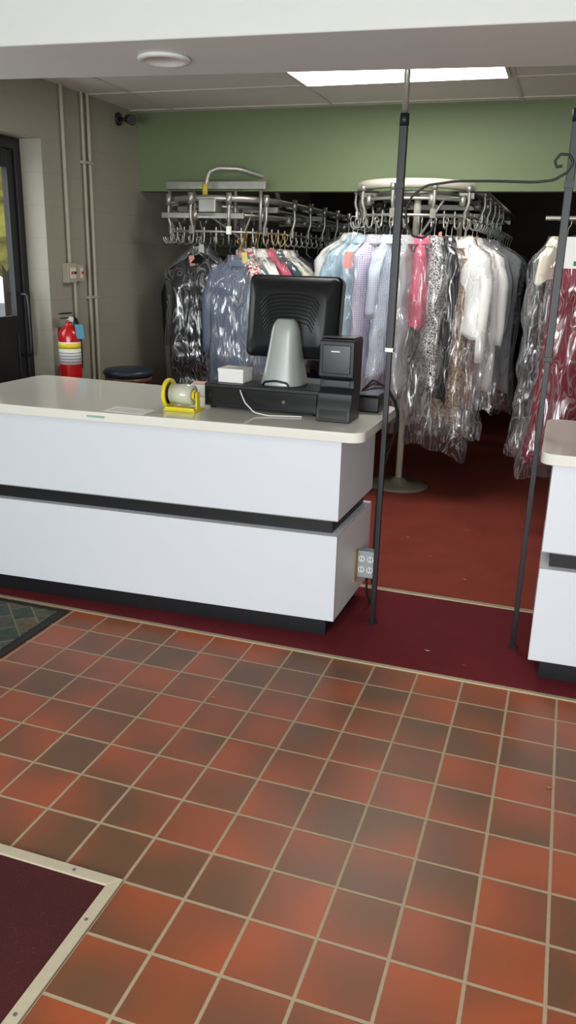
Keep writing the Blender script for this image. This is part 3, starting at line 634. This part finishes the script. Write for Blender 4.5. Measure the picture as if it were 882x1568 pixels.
for i in range(9):
    garment('suit_on_hanger',CX-.44,6.4+.3*i,random.uniform(-12,12),cols[i%8],L=random.uniform(.8,1.1),w=.46,bag=False,low=True,sleeve=.5)
    garment('suit_on_hanger',CX+.46,6.72+.3*i,random.uniform(-12,12),cols[(i+3)%8],L=random.uniform(.9,1.2),w=.5,bag=False,low=True,sleeve=.5)
LX,LY=-2.6,6.12
garment('coat_on_hanger',-2.73,5.86,18,BLK,ztop=1.71,L=1.2,w=.46,d=.2,sleeve=.6,bagL=1.3)
garment('blazer_on_hanger',-2.80,6.02,24,MG,ztop=1.76,L=.9,w=.40,d=.14,bagL=1.1)
garment('shirt_on_hanger',-2.31,5.66,12,DEN,ztop=1.70,L=1.0,w=.44,d=.18,sleeve=.6,bagL=1.15,hang=GOLD)
for i,(cm,ph) in enumerate(((FL,40),(W,52),(PK,62),(TEAL,72),(CR,84),(W,98))):
    ring(ph,'blouse_on_hanger',cm,LX,LY,.46,ztop=1.75,L=.6+.1*(i%3),w=.40,bagL=.9,hang=GOLD,sleeve=.2)
for i in range(8):
    garment('suit_on_hanger',-2.14,6.4+.33*i,random.uniform(-12,12),cols[(i+1)%8],ztop=1.73,L=random.uniform(.8,1.1),w=.46,bag=False,low=True,sleeve=.5)
    garment('suit_on_hanger',-3.02,6.5+.33*i,random.uniform(-8,8),cols[(i+4)%8],ztop=1.73,L=random.uniform(.8,1.1),w=.42,bag=False,low=True)
garment('gown_on_hanger',.13,5.42,22,MAR,ztop=1.84,L=1.3,w=.5,bag=True,bagL=1.38,d=.26,hem=1.25)
garment('shirt_on_hanger',-.09,5.56,40,CR,ztop=1.86,L=.22,w=.32,bagL=1.36,d=.12)
garment('dress_on_hanger',-.06,5.72,30,BLK,ztop=1.86,L=1.1,w=.4,bagL=1.34,d=.14)
garment('gown_on_hanger',.42,5.5,20,MAR,ztop=1.82,L=1.35,w=.5,bag=False,d=.3,hem=1.3)
garment('garment_bag_on_hanger',.14,5.95,10,DG,ztop=1.95,L=1.2,w=.5,d=.2)
for i in range(5): garment('suit_on_hanger',.1,6.3+.4*i,random.uniform(-10,10),cols[i],ztop=1.86,L=1.1,w=.48,bag=False,low=True,sleeve=.5)
g=group('claim_tag',(-1.475,5.6,1.7)); PT=TAGC[1]
prism('tag',[(-1.505,5.60),(-1.445,5.60),(-1.445,5.603),(-1.505,5.603)],1.66,1.77,PT,g); tube('string',[(-1.475,5.602,1.765),(-1.478,5.62,1.80),(-1.47,5.66,1.83)],.0015,PAPER,g)

# ------------------------------------------------------------ lights / world
w=bpy.data.worlds.new('World'); S.world=w; w.use_nodes=True
bg=w.node_tree.nodes['Background']; bg.inputs[0].default_value=(.88,.94,1,1); bg.inputs[1].default_value=1.3
def area(name,loc,rot,sx,sy,P,c=(1,1,1)):
    L=bpy.data.lights.new(name,'AREA'); L.shape='RECTANGLE'; L.size=sx; L.size_y=sy; L.energy=P; L.color=c
    o=bpy.data.objects.new(name,L); o.location=loc; o.rotation_euler=rot; COL.objects.link(o); return o
area('assumed_daylight_fill',(-.25,YF+.02,1.45),(math.radians(90),0,0),4.7,1.8,215,(.93,.985,1))  # added fill lamp behind the camera for assumed daylight; the window is unseen
area('door_daylight',(-3.58,4.2,1.75),(0,math.radians(-90),0),.9,.6,6,(.93,.97,1))
# ------------------------------------------------------------ camera
cam=bpy.data.cameras.new('Camera'); co=bpy.data.objects.new('Camera',cam); COL.objects.link(co); S.camera=co
cam.sensor_fit='VERTICAL'; cam.sensor_height=24; cam.lens=24*1220/1568; cam.clip_start=.05
yaw,pit,rol=math.radians(18.4),math.radians(17.5),math.radians(1.6)
h=Vector((-math.sin(yaw),math.cos(yaw),0)); F=h*math.cos(pit)-Vector((0,0,math.sin(pit)))
R0=Vector((math.cos(yaw),math.sin(yaw),0)); U0=R0.cross(F)
Rr=R0*math.cos(rol)+U0*math.sin(rol); Uu=U0*math.cos(rol)-R0*math.sin(rol)
M=Matrix((Rr,Uu,-F)).transposed().to_4x4(); M.translation=(0,0,1.7); co.matrix_world=M
S.view_settings.view_transform='Standard'; S.view_settings.look='None'; S.view_settings.exposure=0
try: S.cycles.transparent_max_bounces=24
except Exception: pass
